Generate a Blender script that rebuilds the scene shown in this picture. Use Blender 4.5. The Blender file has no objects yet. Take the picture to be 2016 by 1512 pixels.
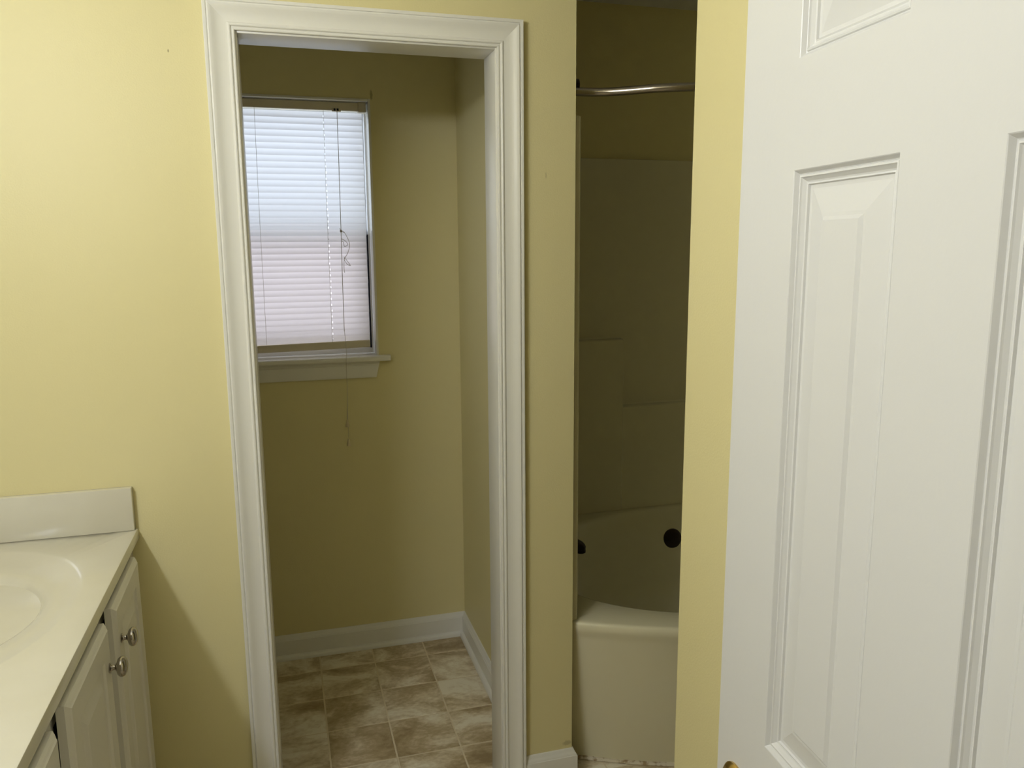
import bpy, bmesh, math, random
from mathutils import Vector, Matrix

random.seed(4)
SC = bpy.context.scene
COL = SC.collection
PI = math.pi

# ------------------------------------------------------------------ camera
F_PX = 1560.0
YAW, PIT, ROL = math.radians(16.193), math.radians(9.637), math.radians(0.387)
CAM_Z = 1.548
cam = bpy.data.cameras.new('camera')
cam.sensor_fit = 'HORIZONTAL'
cam.sensor_width = 36.0
cam.lens = F_PX / 2016.0 * 36.0
cam.clip_start = 0.02
camo = bpy.data.objects.new('camera', cam)
COL.objects.link(camo)
fwd = Vector((math.sin(YAW) * math.cos(PIT), math.cos(YAW) * math.cos(PIT), -math.sin(PIT)))
rgt = Vector((math.cos(YAW), -math.sin(YAW), 0))
dwn = fwd.cross(rgt)
r2 = math.cos(ROL) * rgt + math.sin(ROL) * dwn
d2 = -math.sin(ROL) * rgt + math.cos(ROL) * dwn
m = Matrix.Identity(4)
for i in range(3):
    m[i][0] = r2[i]
    m[i][1] = -d2[i]
    m[i][2] = -fwd[i]
m.translation = Vector((0, -2.0, CAM_Z))
camo.matrix_world = m
SC.camera = camo

# ------------------------------------------------------------------ world (daylight outside the window)
SKY_COLOR = (0.82, 0.88, 1.0)
SKY_STRENGTH = 2.2
LAMP_POWER = 8.4           # watts of each vanity bulb
LAMP_COLOR = (0.955, 1.02, 1.19)
w = bpy.data.worlds.new('world')
SC.world = w
w.use_nodes = True
bg = w.node_tree.nodes['Background']
bg.inputs['Color'].default_value = (*SKY_COLOR, 1)
bg.inputs['Strength'].default_value = SKY_STRENGTH

vs = SC.view_settings
vs.view_transform = 'Standard'
vs.look = 'None'
vs.exposure = 0.0
vs.gamma = 1.0
vs.use_curve_mapping = False


# ------------------------------------------------------------------ materials
def base(name, color, rough=0.5, spec=0.5, metal=0.0, bump=None, coat=0.0):
    """bump = (scale, distance, detail)"""
    mt = bpy.data.materials.new(name)
    mt.use_nodes = True
    nt = mt.node_tree
    b = nt.nodes['Principled BSDF']
    b.inputs['Base Color'].default_value = (*color, 1)
    b.inputs['Roughness'].default_value = rough
    b.inputs['Specular IOR Level'].default_value = spec
    b.inputs['Metallic'].default_value = metal
    b.inputs['Coat Weight'].default_value = coat
    if bump:
        tc = nt.nodes.new('ShaderNodeTexCoord')
        nz = nt.nodes.new('ShaderNodeTexNoise')
        nz.inputs['Scale'].default_value = bump[0]
        nz.inputs['Detail'].default_value = bump[2]
        bp = nt.nodes.new('ShaderNodeBump')
        bp.inputs['Strength'].default_value = 1.0
        bp.inputs['Distance'].default_value = bump[1]
        nt.links.new(tc.outputs['Object'], nz.inputs['Vector'])
        nt.links.new(nz.outputs['Fac'], bp.inputs['Height'])
        nt.links.new(bp.outputs['Normal'], b.inputs['Normal'])
    return mt


def mottle(mt, c1, c2, scale, detail=4.0, lo=0.35, hi=0.65):
    """slow variation of the base colour between two paints"""
    nt = mt.node_tree
    b = nt.nodes['Principled BSDF']
    tc = nt.nodes.new('ShaderNodeTexCoord')
    nz = nt.nodes.new('ShaderNodeTexNoise')
    nz.inputs['Scale'].default_value = scale
    nz.inputs['Detail'].default_value = detail
    rp = nt.nodes.new('ShaderNodeValToRGB')
    rp.color_ramp.elements[0].position = lo
    rp.color_ramp.elements[0].color = (*c1, 1)
    rp.color_ramp.elements[1].position = hi
    rp.color_ramp.elements[1].color = (*c2, 1)
    nt.links.new(tc.outputs['Object'], nz.inputs['Vector'])
    nt.links.new(nz.outputs['Fac'], rp.inputs['Fac'])
    nt.links.new(rp.outputs['Color'], b.inputs['Base Color'])
    return mt


M = {}
M['wall'] = mottle(base('yellow_wall_paint', (0.75, 0.665, 0.355), 0.45, 0.28, bump=(260, 0.00035, 3)),
                   (0.74, 0.660, 0.347), (0.75, 0.672, 0.360), 2.0)
def stain(mt, spots, col):
    nt = mt.node_tree
    b = nt.nodes['Principled BSDF']
    src = b.inputs['Base Color'].links[0].from_socket
    tc = nt.nodes.new('ShaderNodeTexCoord')
    nz = nt.nodes.new('ShaderNodeTexNoise'); nz.inputs['Scale'].default_value = 140.0; nz.inputs['Detail'].default_value = 4.0
    nt.links.new(tc.outputs['Object'], nz.inputs['Vector'])
    for p, r, k in spots:
        sub = nt.nodes.new('ShaderNodeVectorMath'); sub.operation = 'SUBTRACT'; sub.inputs[1].default_value = p
        div = nt.nodes.new('ShaderNodeVectorMath'); div.operation = 'DIVIDE'; div.inputs[1].default_value = r
        ln = nt.nodes.new('ShaderNodeVectorMath'); ln.operation = 'LENGTH'
        add = nt.nodes.new('ShaderNodeMath'); add.operation = 'ADD'
        mr = nt.nodes.new('ShaderNodeMapRange')
        mr.inputs['From Min'].default_value = 1.0; mr.inputs['From Max'].default_value = 1.5
        mr.inputs['To Min'].default_value = k; mr.inputs['To Max'].default_value = 0.0
        mc = nt.nodes.new('ShaderNodeMix'); mc.data_type = 'RGBA'
        mc.inputs['B'].default_value = (*col, 1)
        nt.links.new(tc.outputs['Object'], sub.inputs[0]); nt.links.new(sub.outputs[0], div.inputs[0]); nt.links.new(div.outputs[0], ln.inputs[0])
        nt.links.new(ln.outputs['Value'], add.inputs[0]); nt.links.new(nz.outputs['Fac'], add.inputs[1])
        nt.links.new(add.outputs[0], mr.inputs['Value']); nt.links.new(mr.outputs[0], mc.inputs['Factor'])
        nt.links.new(src, mc.inputs['A'])
        src = mc.outputs['Result']
    nt.links.new(src, b.inputs['Base Color'])
stain(M['wall'], [((0.3485, 0.97, 2.092), (0.006, 0.02, 0.020), 0.55), ((-0.21, 0.0, 1.989), (0.0022, 0.01, 0.0045), 0.6),
                  ((0.742, 0.0, 0.112), (0.016, 0.02, 0.010), 0.35), ((0.676, 0.0, 1.736), (0.002, 0.01, 0.010), 0.35)], (0.18, 0.13, 0.05))
M['ceiling'] = base('ceiling_paint', (0.80, 0.79, 0.74), 0.9, 0.2, bump=(120, 0.001, 4))
M['trim'] = base('white_trim_paint', (0.80, 0.78, 0.70), 0.32, 0.5, bump=(90, 0.00012, 2))
M['door'] = base('white_door_paint', (0.67, 0.665, 0.65), 0.35, 0.45, bump=(150, 0.00012, 3))
M['cabinet'] = base('white_cabinet_foil', (0.74, 0.71, 0.62), 0.35, 0.4, bump=(60, 0.0001, 2))
M['cab_shade'] = base('cabinet_cavity_shade', (0.10, 0.08, 0.05), 0.8, 0.2)
M['counter'] = mottle(base('cultured_marble', (0.68, 0.64, 0.50), 0.16, 0.5, coat=0.3),
                      (0.67, 0.63, 0.49), (0.70, 0.665, 0.535), 6.0)
M['tub'] = base('white_acrylic', (0.74, 0.69, 0.48), 0.14, 0.5, coat=0.2)
M['chrome'] = base('brushed_nickel', (0.42, 0.39, 0.35), 0.14, 0.5, 1.0)
M['rod'] = base('satin_steel', (0.40, 0.36, 0.31), 0.22, 0.5, 1.0)
M['bronze'] = base('dark_bronze', (0.035, 0.026, 0.024), 0.25, 0.5, 0.7)
M['brass'] = base('aged_brass', (0.62, 0.44, 0.16), 0.22, 0.5, 1.0)
M['vinyl'] = base('window_vinyl', (0.82, 0.82, 0.82), 0.4, 0.4)
M['black_part'] = base('matt_black', (0.012, 0.013, 0.022), 0.7, 0.2)
M['blind_rail'] = base('cream_blind_metal', (0.66, 0.59, 0.42), 0.4, 0.4)
M['cord'] = base('grey_blind_cord', (0.50, 0.45, 0.36), 0.8, 0.2)
M['tassel'] = base('cream_plastic_tassel', (0.62, 0.53, 0.33), 0.5, 0.4)
M['caulk'] = mottle(base('yellowed_caulk', (0.6, 0.52, 0.36), 0.6, 0.3),
                    (0.35, 0.25, 0.13), (0.68, 0.61, 0.45), 45.0, 5.0, 0.38, 0.5)
M['bed_wall'] = base('bedroom_wall_paint', (0.66, 0.58, 0.38), 0.8, 0.2)

# slats: thin vinyl lets daylight through
mt = bpy.data.materials.new('vinyl_slat')
mt.use_nodes = True
nt = mt.node_tree
nt.nodes.remove(nt.nodes['Principled BSDF'])
df = nt.nodes.new('ShaderNodeBsdfDiffuse'); df.inputs['Color'].default_value = (0.86, 0.84, 0.82, 1)
tr = nt.nodes.new('ShaderNodeBsdfTranslucent'); tr.inputs['Color'].default_value = (0.93, 0.91, 0.91, 1)
mx = nt.nodes.new('ShaderNodeMixShader'); mx.inputs[0].default_value = 0.62
nt.links.new(df.outputs[0], mx.inputs[1]); nt.links.new(tr.outputs[0], mx.inputs[2])
nt.links.new(mx.outputs[0], nt.nodes['Material Output'].inputs['Surface'])
M['slat'] = mt

# clear glass pane and insect screen: straight-through panes
def see_through(name, col, fac, rough=0.02):
    mt = bpy.data.materials.new(name)
    mt.use_nodes = True
    nt = mt.node_tree
    nt.nodes.remove(nt.nodes['Principled BSDF'])
    t = nt.nodes.new('ShaderNodeBsdfTransparent'); t.inputs['Color'].default_value = (*col, 1)
    g = nt.nodes.new('ShaderNodeBsdfGlossy'); g.inputs['Roughness'].default_value = rough
    mx = nt.nodes.new('ShaderNodeMixShader'); mx.inputs[0].default_value = fac
    nt.links.new(t.outputs[0], mx.inputs[1]); nt.links.new(g.outputs[0], mx.inputs[2])
    nt.links.new(mx.outputs[0], nt.nodes['Material Output'].inputs['Surface'])
    return mt
M['glass'] = see_through('window_glass', (0.93, 0.96, 0.97), 0.05)
M['screen'] = see_through('insect_screen', (0.95, 0.88, 0.86), 0.02, 0.6)


# printed stone tile: every tile shifts the pattern by its own random value
def stone(name, per_object=True):
    mt = base(name, (0.4, 0.3, 0.2), 0.36, 0.4)
    nt = mt.node_tree
    b = nt.nodes['Principled BSDF']
    tc = nt.nodes.new('ShaderNodeTexCoord')
    oi = nt.nodes.new('ShaderNodeObjectInfo')
    mul = nt.nodes.new('ShaderNodeVectorMath'); mul.operation = 'SCALE'
    comb = nt.nodes.new('ShaderNodeCombineXYZ')
    add = nt.nodes.new('ShaderNodeVectorMath'); add.operation = 'ADD'
    comb.inputs[0].default_value = 17.0; comb.inputs[1].default_value = 9.0; comb.inputs[2].default_value = 23.0
    nt.links.new(comb.outputs[0], mul.inputs[0])
    nt.links.new(oi.outputs['Random'], mul.inputs['Scale'])
    nt.links.new(tc.outputs['Object'], add.inputs[0]); nt.links.new(mul.outputs[0], add.inputs[1])
    mp = nt.nodes.new('ShaderNodeMapping')
    mp.inputs['Rotation'].default_value = (0, 0, 0.6)
    mp.inputs['Scale'].default_value = (1.0, 1.45, 1.0)
    nt.links.new(add.outputs[0], mp.inputs['Vector'])
    n1 = nt.nodes.new('ShaderNodeTexNoise')
    n1.inputs['Scale'].default_value = 5.0; n1.inputs['Detail'].default_value = 8.0
    n1.inputs['Roughness'].default_value = 0.62; n1.inputs['Distortion'].default_value = 0.7
    n2 = nt.nodes.new('ShaderNodeTexNoise')
    n2.inputs['Scale'].default_value = 60.0; n2.inputs['Detail'].default_value = 5.0
    nt.links.new(mp.outputs[0], n1.inputs['Vector']); nt.links.new(mp.outputs[0], n2.inputs['Vector'])
    rp = nt.nodes.new('ShaderNodeValToRGB')
    e = rp.color_ramp.elements
    e[0].position = 0.37; e[0].color = (0.33, 0.245, 0.13, 1)
    e[1].position = 0.68; e[1].color = (0.84, 0.77, 0.60, 1)
    k = rp.color_ramp.elements.new(0.50); k.color = (0.50, 0.395, 0.235, 1)
    k = rp.color_ramp.elements.new(0.59); k.color = (0.69, 0.59, 0.41, 1)
    mixf = nt.nodes.new('ShaderNodeMath'); mixf.operation = 'MULTIPLY_ADD'
    mixf.inputs[1].default_value = 0.22
    sub = nt.nodes.new('ShaderNodeMath'); sub.operation = 'SUBTRACT'; sub.inputs[1].default_value = 0.11
    nt.links.new(n1.outputs['Fac'], sub.inputs[0])
    nt.links.new(n2.outputs['Fac'], mixf.inputs[0]); nt.links.new(sub.outputs[0], mixf.inputs[2])
    # whole-tile lightness
    var = nt.nodes.new('ShaderNodeMath'); var.operation = 'MULTIPLY_ADD'
    var.inputs[1].default_value = 0.10; 
    nt.links.new(oi.outputs['Random'], var.inputs[0]); nt.links.new(mixf.outputs[0], var.inputs[2])
    nt.links.new(var.outputs[0], rp.inputs['Fac'])
    nt.links.new(rp.outputs['Color'], b.inputs['Base Color'])
    return mt
M['tile'] = stone('printed_stone_vinyl')
M['grout'] = base('tan_grout', (0.72, 0.62, 0.43), 0.6, 0.3)

# floor beyond the modelled tiles: same grid as a pattern
def floor_material():
    mt = stone('printed_stone_sheet')
    nt = mt.node_tree
    b = nt.nodes['Principled BSDF']
    src = b.inputs['Base Color'].links[0].from_socket
    tc = nt.nodes.new('ShaderNodeTexCoord')
    sep = nt.nodes.new('ShaderNodeSeparateXYZ')
    nt.links.new(tc.outputs['Object'], sep.inputs[0])
    outs = []
    for ax, off in ((0, 0.073), (1, 0.036)):
        a = nt.nodes.new('ShaderNodeMath'); a.operation = 'SUBTRACT'; a.inputs[1].default_value = off - 10.0
        mo = nt.nodes.new('ShaderNodeMath'); mo.operation = 'PINGPONG'; mo.inputs[1].default_value = 0.1
        lt = nt.nodes.new('ShaderNodeMath'); lt.operation = 'LESS_THAN'; lt.inputs[1].default_value = 0.0022
        nt.links.new(sep.outputs[ax], a.inputs[0]); nt.links.new(a.outputs[0], mo.inputs[0])
        nt.links.new(mo.outputs[0], lt.inputs[0]); outs.append(lt.outputs[0])
    mxm = nt.nodes.new('ShaderNodeMath'); mxm.operation = 'MAXIMUM'
    nt.links.new(outs[0], mxm.inputs[0]); nt.links.new(outs[1], mxm.inputs[1])
    mc = nt.nodes.new('ShaderNodeMix'); mc.data_type = 'RGBA'
    mc.inputs['B'].default_value = (0.72, 0.62, 0.43, 1)
    nt.links.new(mxm.outputs[0], mc.inputs['Factor']); nt.links.new(src, mc.inputs['A'])
    nt.links.new(mc.outputs['Result'], b.inputs['Base Color'])
    return mt
M['floor'] = floor_material()


# ------------------------------------------------------------------ geometry helpers
def link(name, me, mat, parent=None, smooth=False, auto=None):
    o = bpy.data.objects.new(name, me)
    COL.objects.link(o)
    if mat is not None and len(me.materials) == 0:
        me.materials.append(M[mat] if isinstance(mat, str) else mat)
    if parent is not None:
        o.parent = parent
    if smooth:
        for p in me.polygons:
            p.use_smooth = True
        if auto is not None:
            try:
                me.set_sharp_from_angle(angle=math.radians(auto))
            except Exception:
                pass
    return o


def bm_obj(name, bm, mat, parent=None, smooth=False, auto=35):
    bmesh.ops.recalc_face_normals(bm, faces=bm.faces)
    me = bpy.data.meshes.new(name)
    bm.to_mesh(me)
    bm.free()
    return link(name, me, mat, parent, smooth, auto)


def box_into(bm, x0, x1, y0, y1, z0, z1, bevel=0.0, seg=2):
    r = bmesh.ops.create_cube(bm, size=1.0)
    vs_ = r['verts']
    for v in vs_:
        v.co = Vector(((x0 + x1) / 2 + v.co.x * (x1 - x0), (y0 + y1) / 2 + v.co.y * (y1 - y0), (z0 + z1) / 2 + v.co.z * (z1 - z0)))
    if bevel > 0:
        es = list({e for v in vs_ for e in v.link_edges})
        bmesh.ops.bevel(bm, geom=es, offset=bevel, segments=seg, profile=0.5, affect='EDGES')


def box(name, x0, x1, y0, y1, z0, z1, mat, parent=None, bevel=0.0, seg=2):
    bm = bmesh.new()
    box_into(bm, x0, x1, y0, y1, z0, z1, bevel, seg)
    return bm_obj(name, bm, mat, parent, smooth=bevel > 0)


def boxes(name, lst, mat, parent=None, bevel=0.0):
    bm = bmesh.new()
    for b_ in lst:
        box_into(bm, *b_, bevel=bevel)
    return bm_obj(name, bm, mat, parent, smooth=bevel > 0)


def prism(name, sections, mat, parent=None, smooth=True, auto=28, caps=True):
    """loft closed profile rings (lists of 3D points) and cap both ends"""
    bm = bmesh.new()
    rings = [[bm.verts.new(p) for p in s] for s in sections]
    n = len(rings[0])
    for a, b_ in zip(rings, rings[1:]):
        for i in range(n):
            bm.faces.new((a[i], a[(i + 1) % n], b_[(i + 1) % n], b_[i]))
    if caps:
        bm.faces.new(rings[0]); bm.faces.new(rings[-1])
    return bm_obj(name, bm, mat, parent, smooth, auto)


def tube(name, pts, rad, mat, parent=None, seg=10, caps=True):
    pts = [Vector(p) for p in pts]
    secs = []
    prev = None
    for i, p in enumerate(pts):
        t = (pts[min(i + 1, len(pts) - 1)] - pts[max(i - 1, 0)]).normalized()
        if prev is None:
            up = Vector((0, 0, 1)) if abs(t.z) < 0.9 else Vector((1, 0, 0))
            a = t.cross(up).normalized()
        else:
            a = (prev - t * prev.dot(t)).normalized()
        prev = a
        b_ = t.cross(a)
        r = rad[i] if isinstance(rad, (list, tuple)) else rad
        secs.append([p + (a * math.cos(2 * PI * k / seg) + b_ * math.sin(2 * PI * k / seg)) * r for k in range(seg)])
    return prism(name, secs, mat, parent, True, 50, caps)


def lathe(name, prof, center, axis, mat, parent=None, seg=24):
    """prof: list of (radius, distance along axis)"""
    ax = Vector(axis).normalized()
    up = Vector((0, 0, 1)) if abs(ax.z) < 0.9 else Vector((1, 0, 0))
    a = ax.cross(up).normalized()
    b_ = ax.cross(a)
    c = Vector(center)
    secs = [[c + ax * h + (a * math.cos(2 * PI * k / seg) + b_ * math.sin(2 * PI * k / seg)) * max(r, 1e-5) for k in range(seg)] for r, h in prof]
    return prism(name, secs, mat, parent, True, 40)


def smooth_curve(pts, n=8):
    P = [Vector(p) for p in pts]
    out = []
    for i in range(len(P) - 1):
        p0 = P[max(i - 1, 0)]; p1 = P[i]; p2 = P[i + 1]; p3 = P[min(i + 2, len(P) - 1)]
        for k in range(n):
            t = k / n
            out.append(0.5 * ((2 * p1) + (-p0 + p2) * t + (2 * p0 - 5 * p1 + 4 * p2 - p3) * t * t + (-p0 + 3 * p1 - 3 * p2 + p3) * t ** 3))
    out.append(P[-1])
    return out


def empty(name, loc=(0, 0, 0)):
    o = bpy.data.objects.new(name, None)
    COL.objects.link(o)
    o.location = (0, 0, 0)
    o.empty_display_size = 0.1
    return o


def tag(o, label=None, cat=None, group=None, kind=None):
    if label: o['label'] = label
    if cat: o['category'] = cat
    if group: o['group'] = group
    if kind: o['kind'] = kind
    return o


# ------------------------------------------------------------------ dimensions
WL = -0.92            # left wall face
WA = 0.107            # thickness of the wall with the cased opening (front face at y=0)
XE = 0.757            # free end of that wall
YB = 0.97             # face of the outside wall
XP = 0.655            # partition face inside the toilet room
XR = 0.70             # right wall face
YR = -0.724           # far end of the right wall
YE = -1.86            # entry wall face
XT = 2.29             # far end of the tub alcove
H = 2.465
OX0, OX1, OZ = -0.063, 0.542, 2.036     # clear cased opening

# ------------------------------------------------------------------ structure
fl = boxes('floor', [(-1.05, 2.42, -3.6, 1.12, -0.06, -0.0012)], 'floor')
tag(fl, 'stone look tile floor in mottled brown and tan', 'floor', kind='structure')
# tiles the camera can see, one by one
def tile_mesh(wd, dp):
    bm = bmesh.new()
    g = 0.0022
    x0, x1, y0, y1 = g, wd - g, g, dp - g
    e = 0.0012
    lo = [bm.verts.new(p) for p in ((x0, y0, -0.0012), (x1, y0, -0.0012), (x1, y1, -0.0012), (x0, y1, -0.0012))]
    hi = [bm.verts.new(p) for p in ((x0 + e, y0 + e, 0), (x1 - e, y0 + e, 0), (x1 - e, y1 - e, 0), (x0 + e, y1 - e, 0))]
    bm.faces.new(hi)
    for i in range(4):
        bm.faces.new((lo[i], lo[(i + 1) % 4], hi[(i + 1) % 4], hi[i]))
    bmesh.ops.recalc_face_normals(bm, faces=bm.faces)
    me = bpy.data.meshes.new('tile')
    bm.to_mesh(me); bm.free()
    me.materials.append(M['tile'])
    return me
TM = {}
def lay(xa, xb, ya, yb):
    if xb - xa < 0.012 or yb - ya < 0.012:
        return
    key = (round(xb - xa, 3), round(yb - ya, 3))
    if key not in TM:
        TM[key] = tile_mesh(xb - xa, yb - ya)
    o = link('tile', TM[key], None, fl)
    o.location = (xa, ya, 0)
GX0, GY0, TP = 0.073, 0.036, 0.2
for rx0, rx1, ry0, ry1 in ((-0.327, XP, WA, YB), (OX0 - 0.02, OX1 + 0.02, -0.564, WA), (OX1 + 0.02, 1.4, -0.564, 0.0)):
    ix = math.floor((rx0 - GX0) / TP)
    while GX0 + ix * TP < rx1:
        iy = math.floor((ry0 - GY0) / TP)
        while GY0 + iy * TP < ry1:
            lay(max(rx0, GX0 + ix * TP), min(rx1, GX0 + (ix + 1) * TP), max(ry0, GY0 + iy * TP), min(ry1, GY0 + (iy + 1) * TP))
            iy += 1
        ix += 1
# grout bed just under the tiles
gb = boxes('grout_bed', [(-0.327, XP, -0.564, YB, -0.05, -0.0008), (XP, 1.4, -0.564, 0.0, -0.05, -0.0008)], 'grout', fl)

tag(boxes('ceiling', [(-1.05, 2.42, -3.6, 1.12, H, H + 0.06)], 'ceiling'), 'flat off-white ceiling above the bathroom', 'ceiling', kind='structure')

wm = boxes('wall_middle', [(WL, OX0 - 0.019, 0, WA, 0, H), (OX1 + 0.019, XE, 0, WA, 0, H), (OX0 - 0.019, OX1 + 0.019, 0, WA, OZ + 0.019, H)], 'wall')
tag(wm, 'pale yellow wall with the white cased opening in it', 'wall', kind='structure')
tag(box('wall_partition', XP, XE, WA, YB, 0, H, 'wall'), 'yellow partition wall at the right inside the toilet room', 'wall', kind='structure')
WX0, WX1, WZ0, WZ1 = -0.275, 0.343, 1.148, 2.078
wb = boxes('wall_back', [(WL, WX0, YB, YB + 0.14, 0, H), (WX1, XT, YB, YB + 0.14, 0, H), (WX0, WX1, YB, YB + 0.14, 0, WZ0), (WX0, WX1, YB, YB + 0.14, WZ1, H)], 'wall')
tag(wb, 'yellow outside wall holding the window', 'wall', kind='structure')
tag(box('wall_left', WL - 0.11, WL, -3.5, YB + 0.14, 0, H, 'wall'), 'yellow wall behind the vanity', 'wall', kind='structure')
tag(box('wall_right', XR, XR + 0.11, YE, YR, 0, H, 'wall'), 'bright yellow wall strip between the bathtub and the open door', 'wall', kind='structure')
tag(box('wall_nook', XR + 0.11, XT, YR - 0.11, YR, 0, H, 'wall'), 'yellow wall facing the bathtub', 'wall', kind='structure')
tag(box('wall_tub_end', XT, XT + 0.11, YR - 0.11, YB + 0.14, 0, H, 'wall'), 'yellow wall at the far end of the bathtub', 'wall', kind='structure')
EX0, EX1, EZ = WL, 0.525, 2.12
we = boxes('wall_entry', [(EX1, XR + 0.11, YE - 0.11, YE, 0, H), (EX0, EX1, YE - 0.11, YE, EZ, H)], 'wall')
tag(we, 'yellow wall beside and above the wide entry opening', 'wall', kind='structure')
bd = boxes('wall_bedroom', [(-1.05, 2.42, -3.6, -3.5, 0, H), (2.42, 2.52, -3.6, YE - 0.11, 0, H), (XR + 0.11, 2.42, YE - 0.11, YE - 0.05, 0, H)], 'bed_wall')
tag(bd, 'plain walls of the space before the entry opening', 'wall', kind='structure')

# ---- casing round the opening (profile: w from inner edge, depth from wall)
CW = 0.066
CAS = [(0.0, 0.0), (0.0, 0.0080), (0.0014, 0.0096), (0.0036, 0.0100), (0.0056, 0.0092), (0.0066, 0.0076), (0.0078, 0.0078),
       (0.0090, 0.0112), (0.0110, 0.0122), (0.0134, 0.0120), (0.0150, 0.0104), (0.0164, 0.0092), (0.0200, 0.0092), (0.0290, 0.0098),
       (0.0360, 0.0110), (0.0420, 0.0132), (0.0470, 0.0158), (0.0510, 0.0176), (0.0540, 0.0182), (0.0558, 0.0176), (0.0566, 0.0150),
       (0.0578, 0.0150), (0.0586, 0.0172), (0.0600, 0.0178), (0.0648, 0.0178), (0.0660, 0.0168), (0.0660, 0.0)]
tr1 = empty('trim_1')
tag(tr1, 'white moulded casing and jamb framing the toilet room opening', 'door casing', kind='structure')
IX0, IX1, IZ = OX0 - 0.004, OX1 + 0.004, OZ + 0.004
prism('casing_leg', [[(IX0 - a, -b, 0.0) for a, b in CAS], [(IX0 - a, -b, IZ + a) for a, b in CAS]], 'trim', tr1)
prism('casing_leg', [[(IX1 + a, -b, 0.0) for a, b in CAS], [(IX1 + a, -b, IZ + a) for a, b in CAS]], 'trim', tr1)
prism('casing_head', [[(IX0 - a, -b, IZ + a) for a, b in CAS], [(IX1 + a, -b, IZ + a) for a, b in CAS]], 'trim', tr1)
box('jamb_leg', OX0 - 0.019, OX0, -0.0005, WA + 0.0005, 0, OZ + 0.019, 'trim', tr1, 0.001)
box('jamb_leg', OX1, OX1 + 0.019, -0.0005, WA + 0.0005, 0, OZ + 0.019, 'trim', tr1, 0.001)
box('jamb_head', OX0, OX1, -0.0005, WA + 0.0005, OZ, OZ + 0.019, 'trim', tr1, 0.001)

# ---- baseboards: sweep a profile (offset from wall, z) along a floor path; normal on the right hand of travel
BB = [(0.0, 0.0), (0.0, 0.095), (0.003, 0.0945), (0.0052, 0.0915), (0.0060, 0.0870), (0.0085, 0.0830), (0.0112, 0.0790), (0.0120, 0.0755), (0.0135, 0.0745), (0.0138, 0.0725), (0.0138, 0.0)]
SHOE = [(0.0138, 0.0), (0.0138, 0.019), (0.0190, 0.0180), (0.0235, 0.0145), (0.0262, 0.0090), (0.0268, 0.0)]
def sweep(name, path, prof, mat, parent=None):
    pts = [Vector((x, y)) for x, y in path]
    secs = []
    for i, p in enumerate(pts):
        dirs = []
        if i > 0: dirs.append((pts[i] - pts[i - 1]).normalized())
        if i < len(pts) - 1: dirs.append((pts[i + 1] - pts[i]).normalized())
        ns = [Vector((d_.y, -d_.x)) for d_ in dirs]
        if len(ns) == 2:
            b_ = (ns[0] + ns[1]).normalized()
            nv = b_ / b_.dot(ns[0])
        else:
            nv = ns[0]
        secs.append([(p.x + nv.x * o_, p.y + nv.y * o_, z) for o_, z in prof])
    return prism(name, secs, mat, parent)
b1 = empty('baseboard_middle')
tag(b1, 'short white baseboard turning the corner beside the bathtub', 'baseboard', kind='structure')
sweep('moulding', [(IX1 + CW, 0), (XE, 0), (XE, 0.02)], BB, 'trim', b1)
b2 = empty('baseboard_back')
tag(b2, 'white baseboard under the toilet room window', 'baseboard', kind='structure')
sweep('moulding', [(WL, YB), (XP, YB)], BB, 'trim', b2)
sweep('shoe_moulding', [(WL, YB), (XP, YB)], SHOE, 'trim', b2)
b3 = empty('baseboard_partition')
tag(b3, 'white baseboard along the right wall of the toilet room', 'baseboard', kind='structure')
sweep('moulding', [(XP, YB), (XP, WA)], BB, 'trim', b3)
sweep('shoe_moulding', [(XP, YB), (XP, WA)], SHOE, 'trim', b3)

# ------------------------------------------------------------------ window
wn = empty('window_1')
tag(wn, 'small single-hung window behind the white mini blind', 'window', kind='structure')
lt_ = 0.008
for nm, bx_ in (('jamb_liner', (WX1 - lt_, WX1, YB - 0.004, 1.045, WZ0, WZ1)), ('jamb_liner', (WX0, WX0 + lt_, YB - 0.004, 1.045, WZ0, WZ1)),
                ('head_liner', (WX0 + lt_, WX1 - lt_, YB - 0.004, 1.045, WZ1 - lt_, WZ1))):
    box(nm, *bx_, 'trim', wn, 0.0012)
FX0, FX1, FZ0, FZ1 = WX0 + lt_, WX1 - lt_, WZ0 + 0.014, WZ1 - lt_
ZM = 1.606
fr = 0.012
boxes('vinyl_frame', [(FX0, FX0 + fr, 1.045, 1.105, FZ0, FZ1), (FX1 - fr + 0.004, FX1, 1.045, 1.105, FZ0, FZ1), (FX0 + fr, FX1 - fr + 0.004, 1.045, 1.105, FZ1 - fr, FZ1), (FX0 + fr, FX1 - fr + 0.004, 1.045, 1.105, FZ0, FZ0 + 0.02)], 'vinyl', wn, 0.001)
up = boxes('upper_sash', [(FX0 + fr, FX0 + 0.03, 1.082, 1.1, ZM - 0.02, FZ1 - fr), (FX1 - 0.012, FX1 - 0.0085, 1.082, 1.1, ZM - 0.02, FZ1 - fr),
                          (FX0 + 0.03, FX1 - 0.012, 1.082, 1.1, FZ1 - fr - 0.02, FZ1 - fr), (FX0 + 0.03, FX1 - 0.012, 1.082, 1.1, ZM - 0.02, ZM + 0.012)], 'vinyl', wn, 0.001)
box('pane', FX0 + 0.03, FX1 - 0.012, 1.089, 1.093, ZM + 0.012, FZ1 - fr - 0.02, 'glass', up)
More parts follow.
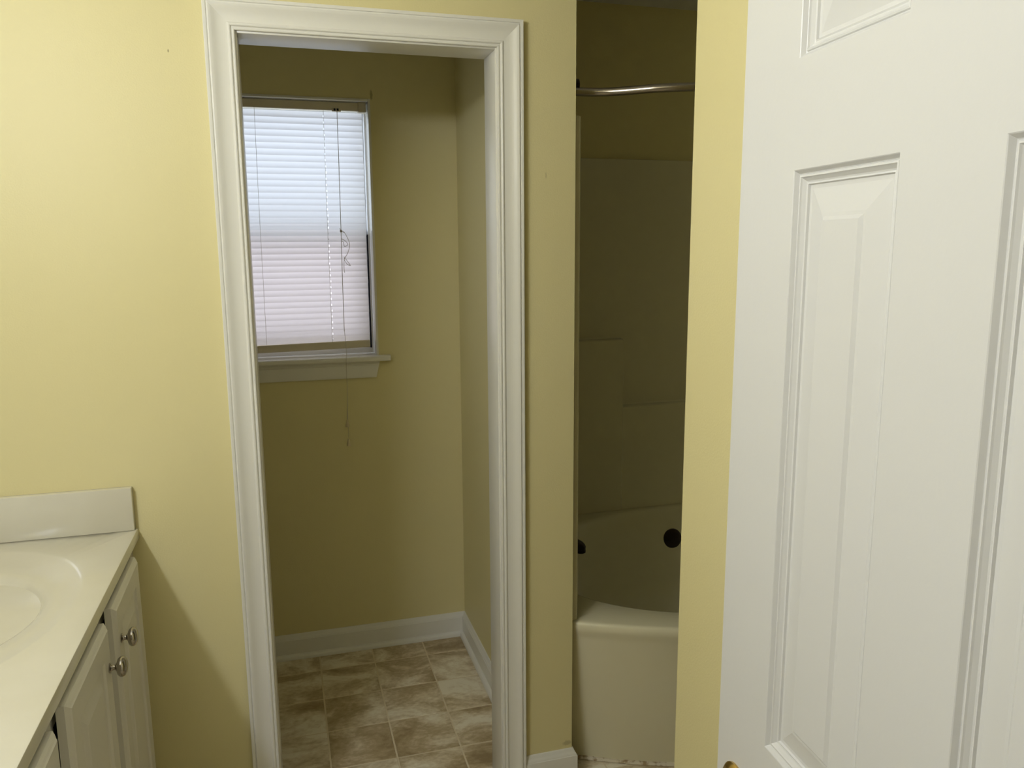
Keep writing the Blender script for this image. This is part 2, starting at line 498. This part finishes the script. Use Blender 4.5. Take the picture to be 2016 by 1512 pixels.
ls = boxes('lower_sash', [(FX0 + fr, FX0 + 0.035, 1.056, 1.08, FZ0 + 0.02, ZM + 0.015), (FX1 - 0.035, FX1 - 0.0125, 1.056, 1.08, FZ0 + 0.02, ZM + 0.015),
                          (FX0 + 0.035, FX1 - 0.035, 1.056, 1.08, ZM - 0.02, ZM + 0.015), (FX0 + 0.035, FX1 - 0.035, 1.056, 1.08, FZ0 + 0.02, FZ0 + 0.055)], 'vinyl', wn, 0.001)
box('pane', FX0 + 0.035, FX1 - 0.035, 1.066, 1.07, FZ0 + 0.055, ZM - 0.02, 'glass', ls)
box('insect_screen', FX0 + 0.02, FX1 - 0.012, 1.101, 1.1025, FZ0 + 0.02, ZM, 'screen', wn)
tag(box('track_strip', FX1 - 0.0125, FX1 - 0.0085, 1.04, 1.075, FZ0 + 0.02, ZM, 'black_part', wn), 'black strip beside the lower sash')  # thin near-black strip drawn for the dark gap of the sash track

# stool and apron under the window
t2 = empty('trim_2')
tag(t2, 'white window stool and apron below the blind', 'window sill', kind='structure')
SZ = 1.162
prof = [(1.045, SZ - 0.02), (1.045, SZ), (0.940, SZ), (0.934, SZ - 0.002), (0.9305, SZ - 0.006), (0.9295, SZ - 0.010), (0.9305, SZ - 0.015), (0.934, SZ - 0.0185), (0.940, SZ - 0.02)]
bm = bmesh.new()
# the stool narrows to fit the recess: horned board
pts_ = [(-0.315, YB), (-0.315, 0.934), (-0.311, 0.930), (0.380, 0.930), (0.384, 0.934), (0.384, YB), (WX1 - lt_, YB), (WX1 - lt_, 1.045), (WX0 + lt_, 1.045), (WX0 + lt_, YB)]
lo = [bm.verts.new((x, y, SZ - 0.02)) for x, y in pts_]
hi = [bm.verts.new((x, y, SZ)) for x, y in pts_]
bm.faces.new(lo); bm.faces.new(hi)
for i in range(len(pts_)):
    bm.faces.new((lo[i], lo[(i + 1) % len(pts_)], hi[(i + 1) % len(pts_)], hi[i]))
es = [e for e in bm.edges if abs(e.verts[0].co.z - e.verts[1].co.z) < 1e-6 and e.verts[0].co.y < YB - 0.01 and e.verts[1].co.y < YB - 0.01]
bmesh.ops.bevel(bm, geom=es, offset=0.006, segments=3, profile=0.5, affect='EDGES')
bm_obj('stool', bm, 'trim', t2, True, 40)
AZ0, AZ1 = 1.079, SZ - 0.02
ap = [(0.970, AZ1), (0.952, AZ1), (0.952, AZ1 - 0.012), (0.955, AZ1 - 0.016), (0.957, AZ1 - 0.03), (0.958, AZ0 + 0.006), (0.961, AZ0), (0.970, AZ0)]
prism('apron', [[(-0.28 - (z - AZ0) * 0.25, y, z) for y, z in ap], [(0.331 + (z - AZ0) * 0.22, y, z) for y, z in ap]], 'trim', t2)

# ------------------------------------------------------------------ mini blind
bl = empty('window_blind')
tag(bl, 'closed white mini blind hanging in the toilet room window', 'window blind')
BY = 1.008                   # plane of the blind
BX0, BX1 = FX0 + 0.004, 0.3165
HZ0, HZ1 = 2.039, 2.068
hr = bmesh.new()
box_into(hr, BX0, 0.3285, BY - 0.014, BY + 0.016, HZ0, HZ1, 0.002)
bm_obj('headrail', hr, 'blind_rail', bl, True)
ec = boxes('end_bracket', [(0.302, 0.3305, BY - 0.020, BY + 0.018, HZ0 - 0.004, HZ1 + 0.002)], 'blind_rail', bl, 0.0025)
tag(ec, 'square tan end bracket of the headrail')
lk = boxes('cord_lock', [(0.2105, 0.2425, BY - 0.0175, BY - 0.013, HZ0 - 0.004, HZ0 + 0.009)], 'blind_rail', bl, 0.0015)
boxes('latch', [(0.2165, 0.2235, BY - 0.019, BY - 0.017, HZ0 - 0.002, HZ0 + 0.006), (0.2275, 0.2345, BY - 0.019, BY - 0.017, HZ0 - 0.002, HZ0 + 0.006)], 'black_part', lk, 0.0008)
NS = 38
ZT, ZB = 2.034, 1.2135
SLW = 0.0272
tilt = math.radians(66)
def slat_mesh():
    bm = bmesh.new()
    hx0, hx1 = 0.1795, 0.1825
    xs = [BX0, -0.1, hx0, hx1, 0.26, BX1]
    us = [-0.5, -0.25, 0.05, 0.33, 0.5]
    grid = []
    for u in us:
        crown = 0.0022 * (1 - (2 * u) ** 2)
        # u=+0.5 is the room-side lower edge
        s = u * SLW
        y = -s * math.cos(tilt) - crown * math.sin(tilt)
        z = -s * math.sin(tilt) + crown * math.cos(tilt)
        grid.append([bm.verts.new((x, y, z)) for x in xs])
    for j in range(len(us) - 1):
        for i in range(len(xs) - 1):
            if i == 2 and j == 2:
                continue                       # route hole for the lift cord
            bm.faces.new((grid[j][i], grid[j][i + 1], grid[j + 1][i + 1], grid[j + 1][i]))
    bmesh.ops.recalc_face_normals(bm, faces=bm.faces)
    me = bpy.data.meshes.new('slat')
    bm.to_mesh(me); bm.free()
    me.materials.append(M['slat'])
    for p in me.polygons:
        p.use_smooth = True
    return me
sm = slat_mesh()
pitch = (ZT - ZB) / NS
for i in range(NS):
    o = link('slat', sm, None, bl)
    f_ = i / (NS - 1)
    z = ZT - pitch * (i + 0.5)
    o.location = (random.uniform(-0.0008, 0.0008), BY, z)
    # the blind hangs a little crooked towards the bottom
    o.rotation_euler = (random.uniform(-0.03, 0.03), -0.006 * f_ * f_ * 1.5, 0)
br = boxes('bottom_rail', [(BX0, BX1, BY - 0.012, BY + 0.012, ZB - 0.031, ZB - 0.003)], 'blind_rail', bl, 0.004)
for v in br.data.vertices:
    v.co.z += 0.010 * (v.co.x - BX0) / (BX1 - BX0) - 0.004
for lx, mat_ in ((-0.052, 'cord'), (0.181, 'cord')):
    tube('ladder_cord', [(lx, BY - 0.0145, ZT + 0.008), (lx - 0.003, BY - 0.0150, 1.7), (lx - 0.004, BY - 0.0145, ZB - 0.002)], 0.00062, mat_, bl, 6)
def PC(px, z): return (px, BY - 0.018 - 0.02 * max(0, (HZ0 - z)) / 1.2, z)
CXT, CXB = 0.2285, 0.2195
pull = [(CXT, BY - 0.018, HZ0 + 0.001), (0.2265, BY - 0.02, 1.8), (0.2245, BY - 0.021, 1.612), (0.2225, BY - 0.022, 1.45), (0.2210, BY - 0.024, 1.27), (0.2215, BY - 0.034, SZ + 0.09), (0.2215, 0.930, SZ + 0.012), (0.2185, 0.9262, SZ - 0.02), (0.2185, 0.9275, 1.05), (0.2140, 0.93, 0.93)]
tube('pull_cord', smooth_curve(pull, 6), [0.0012] * 30 + [0.0008] * 25, 'cord', bl, 6)
tube('pull_cord', smooth_curve([(0.2185, 0.9275, 1.05), (0.2165, 0.93, 0.95), (0.2165, 0.93, 0.862)], 5), 0.0008, 'cord', bl, 6)
# tangled knot and loop half way down
kn = Vector((0.2245, BY - 0.022, 1.618))
bmk = bmesh.new()
bmesh.ops.create_icosphere(bmk, subdivisions=2, radius=0.0042)
for v in bmk.verts: v.co = Vector((v.co.x, v.co.y, v.co.z * 1.3)) + kn
knot = bm_obj('knot', bmk, 'cord', bl, True)
loops = [[(0, 0, 0), (0.010, -0.004, -0.003), (0.024, -0.006, -0.030), (0.0285, -0.006, -0.052), (0.020, -0.005, -0.080), (0.008, -0.004, -0.100), (0.005, -0.002, -0.130), (0.007, -0.002, -0.150)],
         [(0.001, -0.002, -0.028), (0.012, -0.006, -0.034), (0.022, -0.006, -0.048), (0.010, -0.006, -0.055), (0.006, -0.006, -0.040), (0.002, -0.004, -0.036)],
         [(0.006, -0.004, -0.092), (0.018, -0.006, -0.108), (0.028, -0.006, -0.124), (0.016, -0.006, -0.118), (0.007, -0.005, -0.100), (0.014, -0.005, -0.092)],
         [(0.0, -0.002, -0.004), (-0.004, -0.003, 0.010)], [(0.0, -0.002, 0.0), (0.014, -0.003, -0.008)]]
for lp in loops:
    tube('loose_cord', smooth_curve([kn + Vector(q) for q in lp], 6), 0.0009, 'cord', bl, 6)
for tx, tz in ((0.2140, 0.930), (0.2165, 0.857)):
    tg = lathe('tassel', [(0.0022, 0.0), (0.0038, 0.004), (0.0058, 0.015), (0.0076, 0.023), (0.0072, 0.0265), (0.002, 0.027)], (tx, 0.93, tz), (0, 0, -1), 'tassel', bl, 14)

# ------------------------------------------------------------------ vanity
CZ = 0.895
VF = -0.3745
va = empty('vanity_cabinet')
tag(va, 'white vanity cabinet with raised panel doors under the cream countertop', 'vanity')
VY1 = -1.24
boxes('body', [(WL + 0.002, VF - 0.018, VY1, -0.001, 0.10, CZ - 0.14), (WL + 0.002, VF - 0.07, VY1, -0.001, 0.0, 0.10), (WL + 0.002, VF - 0.018, VY1, VY1 + 0.016, 0.10, CZ - 0.026)], 'cabinet', va)
DOORS = [(-0.379, -0.100), (-0.731, -0.443), (-1.084, -0.796)]
DZ0, DZ1 = 0.135, 0.859
# face frame: rails and stiles
ff = [(VF - 0.018, VF, VY1, -0.001, CZ - 0.075, CZ - 0.0255), (VF - 0.018, VF, VY1, -0.001, 0.10, 0.15)]
for a, b_ in ((-0.115, -0.001), (-0.456, -0.366), (-0.809, -0.718), (VY1, -1.07)):
    ff.append((VF - 0.018, VF, a, b_, 0.15, CZ - 0.075))
boxes('face_frame', ff, 'cabinet', va, 0.001)
box('inside', VF - 0.03, VF - 0.019, VY1 + 0.02, -0.003, 0.15, CZ - 0.08, 'cab_shade', va)  # dark sheet: shade of the cavity behind the doors, put in as colour

def panel_rings(name, ox, u0, u1, z0, z1, rings, to_world, mat, parent):
    """nested rectangles: each (inset, height); caps the last one"""
    bm = bmesh.new()
    rr = []
    for ins, hgt in rings:
        rr.append([bm.verts.new(to_world(u, z, hgt)) for u, z in ((u0 + ins, z0 + ins), (u1 - ins, z0 + ins), (u1 - ins, z1 - ins), (u0 + ins, z1 - ins))])
    for a, b_ in zip(rr, rr[1:]):
        for i in range(4):
            bm.faces.new((a[i], a[(i + 1) % 4], b_[(i + 1) % 4], b_[i]))
    bm.faces.new(rr[-1])
    return bm_obj(name, bm, mat, parent)

def cab_door(ya, yb, knob_at, swing):
    hinge_y = yb if swing > 0 else ya
    def tw(u, z, hgt):
        # hgt measured out from the back of the door; slight swing off the frame
        off = abs(u - hinge_y) * abs(swing)
        return Vector((VF + 0.0085 + off + hgt, u, z))
    bm = bmesh.new()
    rings = [(0.0, 0.0), (0.0, 0.0125), (0.0045, 0.0165), (0.008, 0.0185), (0.0105, 0.0205)]
    inner = 0.052
    rr = []
    for ins, hgt in rings + [(inner, 0.0205)]:
        rr.append([bm.verts.new(tw(u, z, hgt)) for u, z in ((ya + ins, DZ0 + ins), (yb - ins, DZ0 + ins), (yb - ins, DZ1 - ins), (ya + ins, DZ1 - ins))])
    bm.faces.new(rr[0])
    for a, b_ in zip(rr, rr[1:]):
        for i in range(4):
            bm.faces.new((a[i], a[(i + 1) % 4], b_[(i + 1) % 4], b_[i]))
    d = bm_obj('door', bm, 'cabinet', va)
    panel_rings('panel', 0, ya + inner, yb - inner, DZ0 + inner, DZ1 - inner, [(0, 0.0205), (0.004, 0.0165), (0.009, 0.0150), (0.013, 0.0155), (0.034, 0.0195), (0.037, 0.0205)], tw, 'cabinet', d)
    base_p = tw(knob_at[0], knob_at[1], 0.0205)
    lathe('knob', [(0.0095, -0.001), (0.0095, 0.0015), (0.0068, 0.0030), (0.0052, 0.0055), (0.0050, 0.0095), (0.0085, 0.0125), (0.0155, 0.0150), (0.0188, 0.0190), (0.0192, 0.0225), (0.0172, 0.0265), (0.0115, 0.0297), (0.0, 0.0308)], base_p, (1, 0, 0), 'chrome', d, 20)
    return d
cab_door(*DOORS[0], (-0.350, 0.782), 0.006)
cab_door(*DOORS[1], (-0.466, 0.779), -0.004)
cab_door(*DOORS[2], (-1.055, 0.78), 0.006)

# countertop with an integral oval bowl
ct = empty('countertop')
tag(ct, 'glossy cream cultured marble vanity top with an oval bowl', 'countertop')
CX0, CX1, CY0, CY1 = WL + 0.001, -0.357, -1.25, -0.001
SCX, SCY = -0.632, -0.41
N = 72
ang = sorted([2 * PI * k / N for k in range(N)] + [math.atan2(y - SCY, x - SCX) % (2 * PI) for x in (CX0, CX1) for y in (CY0, CY1)])
def rect_pt(t, x0, x1, y0, y1):
    dx, dy = math.cos(t), math.sin(t)
    c = []
    if dx > 1e-9: c.append((x1 - SCX) / dx)
    if dx < -1e-9: c.append((x0 - SCX) / dx)
    if dy > 1e-9: c.append((y1 - SCY) / dy)
    if dy < -1e-9: c.append((y0 - SCY) / dy)
    r = min(c)
    return SCX + dx * r, SCY + dy * r
def ell(t, a, b_):
    r = 1 / math.sqrt((math.cos(t) / a) ** 2 + (math.sin(t) / b_) ** 2)
    return SCX + math.cos(t) * r, SCY + math.sin(t) * r
sec = []
e_ = 0.003
sec.append([(*rect_pt(t, CX0, CX1, CY0, CY1), CZ - 0.025) for t in ang])
sec.append([(*rect_pt(t, CX0, CX1, CY0, CY1), CZ - e_) for t in ang])
sec.append([(*rect_pt(t, CX0 + e_ * .3, CX1 - e_ * .3, CY0 + e_ * .3, CY1 - e_ * .3), CZ - e_ * .3) for t in ang])
sec.append([(*rect_pt(t, CX0 + e_, CX1 - e_, CY0 + e_, CY1 - e_), CZ) for t in ang])
for a, b_, dz in ((0.232, 0.332, 0.0), (0.224, 0.322, -0.0012), (0.214, 0.308, -0.0040), (0.190, 0.262, -0.0075), (0.176, 0.228, -0.0095), (0.168, 0.212, -0.0125), (0.162, 0.203, -0.019), (0.155, 0.195, -0.034), (0.143, 0.18, -0.065), (0.118, 0.15, -0.10), (0.08, 0.10, -0.122), (0.022, 0.026, -0.129)):
    sec.append([(*ell(t, a, b_), CZ + dz) for t in ang])
top = prism('top', sec, 'counter', ct, True, 40)
lathe('drain', [(0.0, -0.002), (0.021, -0.002), (0.021, 0.002), (0.015, 0.0035), (0.0, 0.003)], (SCX, SCY, CZ - 0.129), (0, 0, 1), 'chrome', ct, 20)
box('side_splash', CX0, -0.3615, -0.021, -0.0008, CZ, 1.000, 'counter', ct, 0.0025)
box('back_splash', CX0, CX0 + 0.02, CY0, -0.021, CZ, 1.000, 'counter', ct, 0.0025)

# ------------------------------------------------------------------ vanity light on the left wall (above the mirror, out of frame)
vl = empty('vanity_light')
tag(vl, 'chrome bar light with glowing globe bulbs above the vanity', 'wall light')
LY, LZ = -1.40, 2.06
box('back_plate', WL + 0.001, WL + 0.03, LY - 0.33, LY + 0.33, LZ - 0.055, LZ + 0.055, 'chrome', vl, 0.006)
for k in range(4):
    y = LY + (k - 1.5) * 0.165
    lathe('socket', [(0.03, 0.0), (0.03, 0.012), (0.02, 0.03)], (WL + 0.03, y, LZ), (1, 0, 0), 'chrome', vl, 18)
    ld = bpy.data.lights.new('bulb_glow', 'POINT')
    ld.energy = LAMP_POWER
    ld.color = LAMP_COLOR
    ld.shadow_soft_size = 0.042
    lo_ = bpy.data.objects.new('bulb_glow', ld)
    COL.objects.link(lo_)
    lo_.location = (WL + 0.098, y, LZ)
    lo_.parent = vl

# ------------------------------------------------------------------ bathtub with a bowed front
TX0, TX1, TYB = 0.765, 2.285, 0.945
TCX, TCY = 1.525, 0.40
RZ = 0.48
def front(x): return 0.022 - 0.222 * (1 - ((x - TCX) / 0.76) ** 2)
def outer(t):
    dx, dy = math.cos(t), math.sin(t)
    lo_, hi_ = 0.0, 2.0
    for _ in range(40):
        r = (lo_ + hi_) / 2
        x, y = TCX + dx * r, TCY + dy * r
        if TX0 <= x <= TX1 and y <= TYB and y >= front(x): lo_ = r
        else: hi_ = r
    return TCX + dx * lo_, TCY + dy * lo_
def sup(t, a, b_, n=2.25, cy=TCY):
    c, s = abs(math.cos(t)), abs(math.sin(t))
    r = 1 / ((c / a) ** n + (s / b_) ** n) ** (1 / n)
    return TCX + math.cos(t) * r, cy + math.sin(t) * r
tang = sorted([2 * PI * k / 120 for k in range(120)] + [math.atan2(y - TCY, x - TCX) % (2 * PI) for x, y in ((TX0, TYB), (TX1, TYB), (TX0, front(TX0)), (TX1, front(TX1)))])
O = [outer(t) for t in tang]
def isfront(p): return p[1] < 0.05 and TX0 < p[0] < TX1
def ring(z, back, shrink=0.0):
    out = []
    for (x, y) in O:
        yy = y
        if y < 0.3:
            yy = y + back * min(1.0, (0.3 - y) / 0.25)
        xx = TCX + (x - TCX) * (1 - shrink)
        out.append((xx, yy, z))
    return out
tsec = [ring(0.0, 0.080), ring(0.02, 0.078), ring(0.25, 0.040), ring(0.42, 0.014), ring(0.440, 0.008), ring(0.452, 0.002), ring(0.464, 0.0), ring(0.474, 0.0025), ring(RZ - 0.0015, 0.007, 0.002), ring(RZ, 0.014, 0.004)]
for a, b_, z in ((0.733, 0.492, RZ - 0.0005), (0.724, 0.483, RZ - 0.004), (0.717, 0.475, RZ - 0.012), (0.712, 0.469, RZ - 0.03), (0.69, 0.448, 0.36), (0.655, 0.41, 0.2), (0.62, 0.37, 0.13), (0.56, 0.31, 0.10), (0.3, 0.17, 0.092), (0.03, 0.02, 0.09)):
    tsec.append([(*sup(t, a, b_), z) for t in tang])
tb = empty('bathtub')
tag(tb, 'white bow-front bathtub in the dark alcove', 'bathtub')
prism('shell', tsec, 'tub', tb, True, 50)
# caulk line where the apron meets the floor
cp = [(x, front(x) + 0.080, 0.0) for x in [TX0 + 0.01 + k * 0.03 for k in range(49)]]
tube('caulk_line', [(x, y - 0.003, 0.003) for x, y, z in cp], [0.006 + 0.002 * random.random() for _ in cp], 'caulk', tb, 6)
tag(tb.children[-1], 'stained yellow caulk line')
lathe('overflow_plate', [(0.0, 0.0), (0.040, 0.0), (0.0415, 0.004), (0.040, 0.010), (0.030, 0.0135), (0.0, 0.0145)], (1.520, 0.852, 0.352), (0, -1, 0.12), 'bronze', tb, 28)
tag(tb.children[-1], 'dark round overflow plate')

# surround panels
su = empty('tub_surround')
tag(su, 'white molded shower wall panels around the bathtub', 'shower surround')
ST = 1.893
SXI = 0.786
bm = bmesh.new()
box_into(bm, XE + 0.0005, SXI, 0.030, YB - 0.001, RZ + 0.0005, ST)
es = [e for e in bm.edges if (e.verts[0].co.x > 0.78 and e.verts[1].co.x > 0.78 and e.verts[0].co.y < 0.1 and e.verts[1].co.y < 0.1) or (e.verts[0].co.z > 1.8 and e.verts[1].co.z > 1.8 and e.verts[0].co.x > 0.78 and e.verts[1].co.x > 0.78)]
bmesh.ops.bevel(bm, geom=es, offset=0.009, segments=3, profile=0.5, affect='EDGES')
bm_obj('end_panel', bm, 'tub', su, True)
box('end_panel', TX1 - 0.025, XT - 0.0005, 0.030, YB - 0.001, RZ + 0.0005, ST, 'tub', su, 0.006)
box('back_panel', SXI, TX1 - 0.025, 0.945, YB - 0.001, RZ + 0.0005, ST, 'tub', su, 0.004)
def ledge(nm, x0, x1, z1, dpt):
    pr = [(0.946, RZ + 0.001), (0.945 - dpt, RZ + 0.001), (0.945 - dpt, z1 - 0.012), (0.945 - dpt + 0.004, z1 - 0.003), (0.945 - dpt + 0.012, z1), (0.938, z1 + 0.002), (0.946, z1 + 0.008)]
    prism(nm, [[(x0, y, z) for y, z in pr], [(x1 - 0.004, y, z) for y, z in pr], [(x1, y + (0.004 if y < 0.94 else 0), z) for y, z in pr]], 'tub', su)
ledge('shelf_ledge', SXI, 1.312, 1.190, 0.045)
ledge('shelf_ledge', 1.312, TX1 - 0.025, 0.915, 0.040)

# tub spout on the end wall
sp = empty('tub_spout')
tag(sp, 'dark tub spout just showing past the wall end', 'spout')
lathe('flange', [(0.030, 0.0), (0.030, 0.006), (0.022, 0.012), (0.018, 0.014)], (SXI + 0.001, 0.45, 0.545), (1, 0, 0), 'bronze', sp, 20)
tube('body', smooth_curve([(SXI + 0.01, 0.45, 0.545), (SXI + 0.08, 0.45, 0.547), (SXI + 0.14, 0.45, 0.543), (SXI + 0.168, 0.45, 0.528), (SXI + 0.172, 0.45, 0.508)], 5), [0.021] * 12 + [0.019] * 5 + [0.016] * 4, 'bronze', sp, 16)

# curved shower rod
sr = empty('shower_rod')
tag(sr, 'curved satin steel shower rod across the bathtub alcove', 'shower rod')
rp_ = [(XE + 0.004, 0.024, 1.951), (0.79, 0.0225, 1.951), (0.82, 0.0165, 1.951), (0.850, 0.002, 1.9505), (0.880, -0.020, 1.950), (0.910, -0.044, 1.950), (0.955, -0.078, 1.950), (1.035, -0.114, 1.950), (1.15, -0.155, 1.95), (1.33, -0.192, 1.95), (1.525, -0.205, 1.95),
       (1.72, -0.192, 1.95), (1.90, -0.155, 1.95), (2.015, -0.114, 1.95), (2.095, -0.078, 1.95), (2.140, -0.044, 1.95), (2.170, -0.020, 1.95), (2.200, 0.002, 1.9505), (2.23, 0.0165, 1.951), (2.26, 0.0225, 1.951), (XT - 0.004, 0.024, 1.951)]
tube('rod', smooth_curve(rp_, 5), 0.0108, 'rod', sr, 18)
for xx, sg in ((XE, 1), (XT, -1)):
    lathe('bracket', [(0.0, 0.0), (0.026, 0.0), (0.026, 0.003), (0.022, 0.007), (0.0165, 0.012), (0.0165, 0.020), (0.0, 0.020)], (xx, 0.040, 1.970), (sg, 0, 0), 'bronze', sr, 20)

# ------------------------------------------------------------------ open six-panel door
dr = empty('door_1')
tag(dr, 'white six-panel door standing open at the right', 'door', kind='structure')
DX0, DY0, TH = 0.5437, -1.1292, -0.0629
DU = Vector((math.sin(TH), -math.cos(TH), 0))      # from the latch edge towards the hinges
DN = Vector((-math.cos(TH), -math.sin(TH), 0))     # out of the visible face
if DN.x > 0: DN = -DN
S, PW, MU = 0.114, 0.1655, 0.114
DW = 2 * S + 2 * PW + MU
DH = 2.03
T = 0.035
rows = [(0.235, 0.752), (0.950, 1.6296), (1.7437, 1.925)]
cols = [(S, S + PW), (S + PW + MU, S + 2 * PW + MU)]
def dw(u, z, hgt): return Vector((DX0, DY0, 0)) + DU * u + DN * hgt + Vector((0, 0, z))
us = [0, cols[0][0], cols[0][1], cols[1][0], cols[1][1], DW]
zs = [0.008, rows[0][0], rows[0][1], rows[1][0], rows[1][1], rows[2][0], rows[2][1], DH]
bm = bmesh.new()
for side in (0.0, -T):
    g = [[bm.verts.new(dw(u, z, side)) for u in us] for z in zs]
    for j in range(len(zs) - 1):
        for i in range(len(us) - 1):
            if j in (1, 3, 5) and i in (1, 3):
                continue
            bm.faces.new((g[j][i], g[j][i + 1], g[j + 1][i + 1], g[j + 1][i]))
for q in (((0, zs[0]), (0, DH)), ((DW, zs[0]), (DW, DH)), ((0, zs[0]), (DW, zs[0])), ((0, DH), (DW, DH))):
    (u0, z0), (u1, z1) = q
    bm.faces.new([bm.verts.new(p) for p in (dw(u0, z0, 0), dw(u1, z1, 0), dw(u1, z1, -T), dw(u0, z0, -T))])
bm_obj('slab', bm, 'door', dr)
RINGS = [(i_ * (0.8 if i_ < 0.03 else 1.0), 1.05 * h_) for i_, h_ in [(0.0, 0.0), (0.0012, -0.0006), (0.0050, -0.0048), (0.0066, -0.0056), (0.0078, -0.0040), (0.0098, -0.0036), (0.0112, -0.0052), (0.0150, -0.0082), (0.0170, -0.0088), (0.0192, -0.0080), (0.0206, -0.0104), (0.0255, -0.0106), (0.0470, -0.0048), (0.0505, -0.0046), (0.0545, -0.0018)]]
for (z0, z1) in rows:
    for (u0, u1) in cols:
        panel_rings('panel', 0, u0, u1, z0, z1, RINGS, dw, 'door', dr)
        panel_rings('panel', 0, u0, u1, z0, z1, [(i_, -T - h_) for i_, h_ in RINGS], dw, 'door', dr)
KU, KZ = 0.052, 0.850
ro = lathe('rosette', [(0.0, 0.0), (0.0315, 0.0), (0.0315, 0.0025), (0.028, 0.006), (0.015, 0.009), (0.0, 0.009)], dw(KU, KZ, 0.0), DN, 'brass', dr, 28)
lathe('knob', [(0.0115, 0.006), (0.0115, 0.022), (0.016, 0.026), (0.0235, 0.034), (0.0255, 0.042), (0.0235, 0.050), (0.016, 0.056), (0.0, 0.0575)], dw(KU, KZ, 0.0), DN, 'brass', ro, 26)
ro2 = lathe('rosette', [(0.0, 0.0), (0.0315, 0.0), (0.0315, 0.0025), (0.028, 0.006), (0.015, 0.009), (0.0, 0.009)], dw(KU, KZ, -T), -DN, 'brass', dr, 28)
lathe('knob', [(0.0115, 0.006), (0.0115, 0.022), (0.016, 0.026), (0.0235, 0.034), (0.0255, 0.042), (0.0235, 0.050), (0.016, 0.056), (0.0, 0.0575)], dw(KU, KZ, -T), -DN, 'brass', ro2, 26)
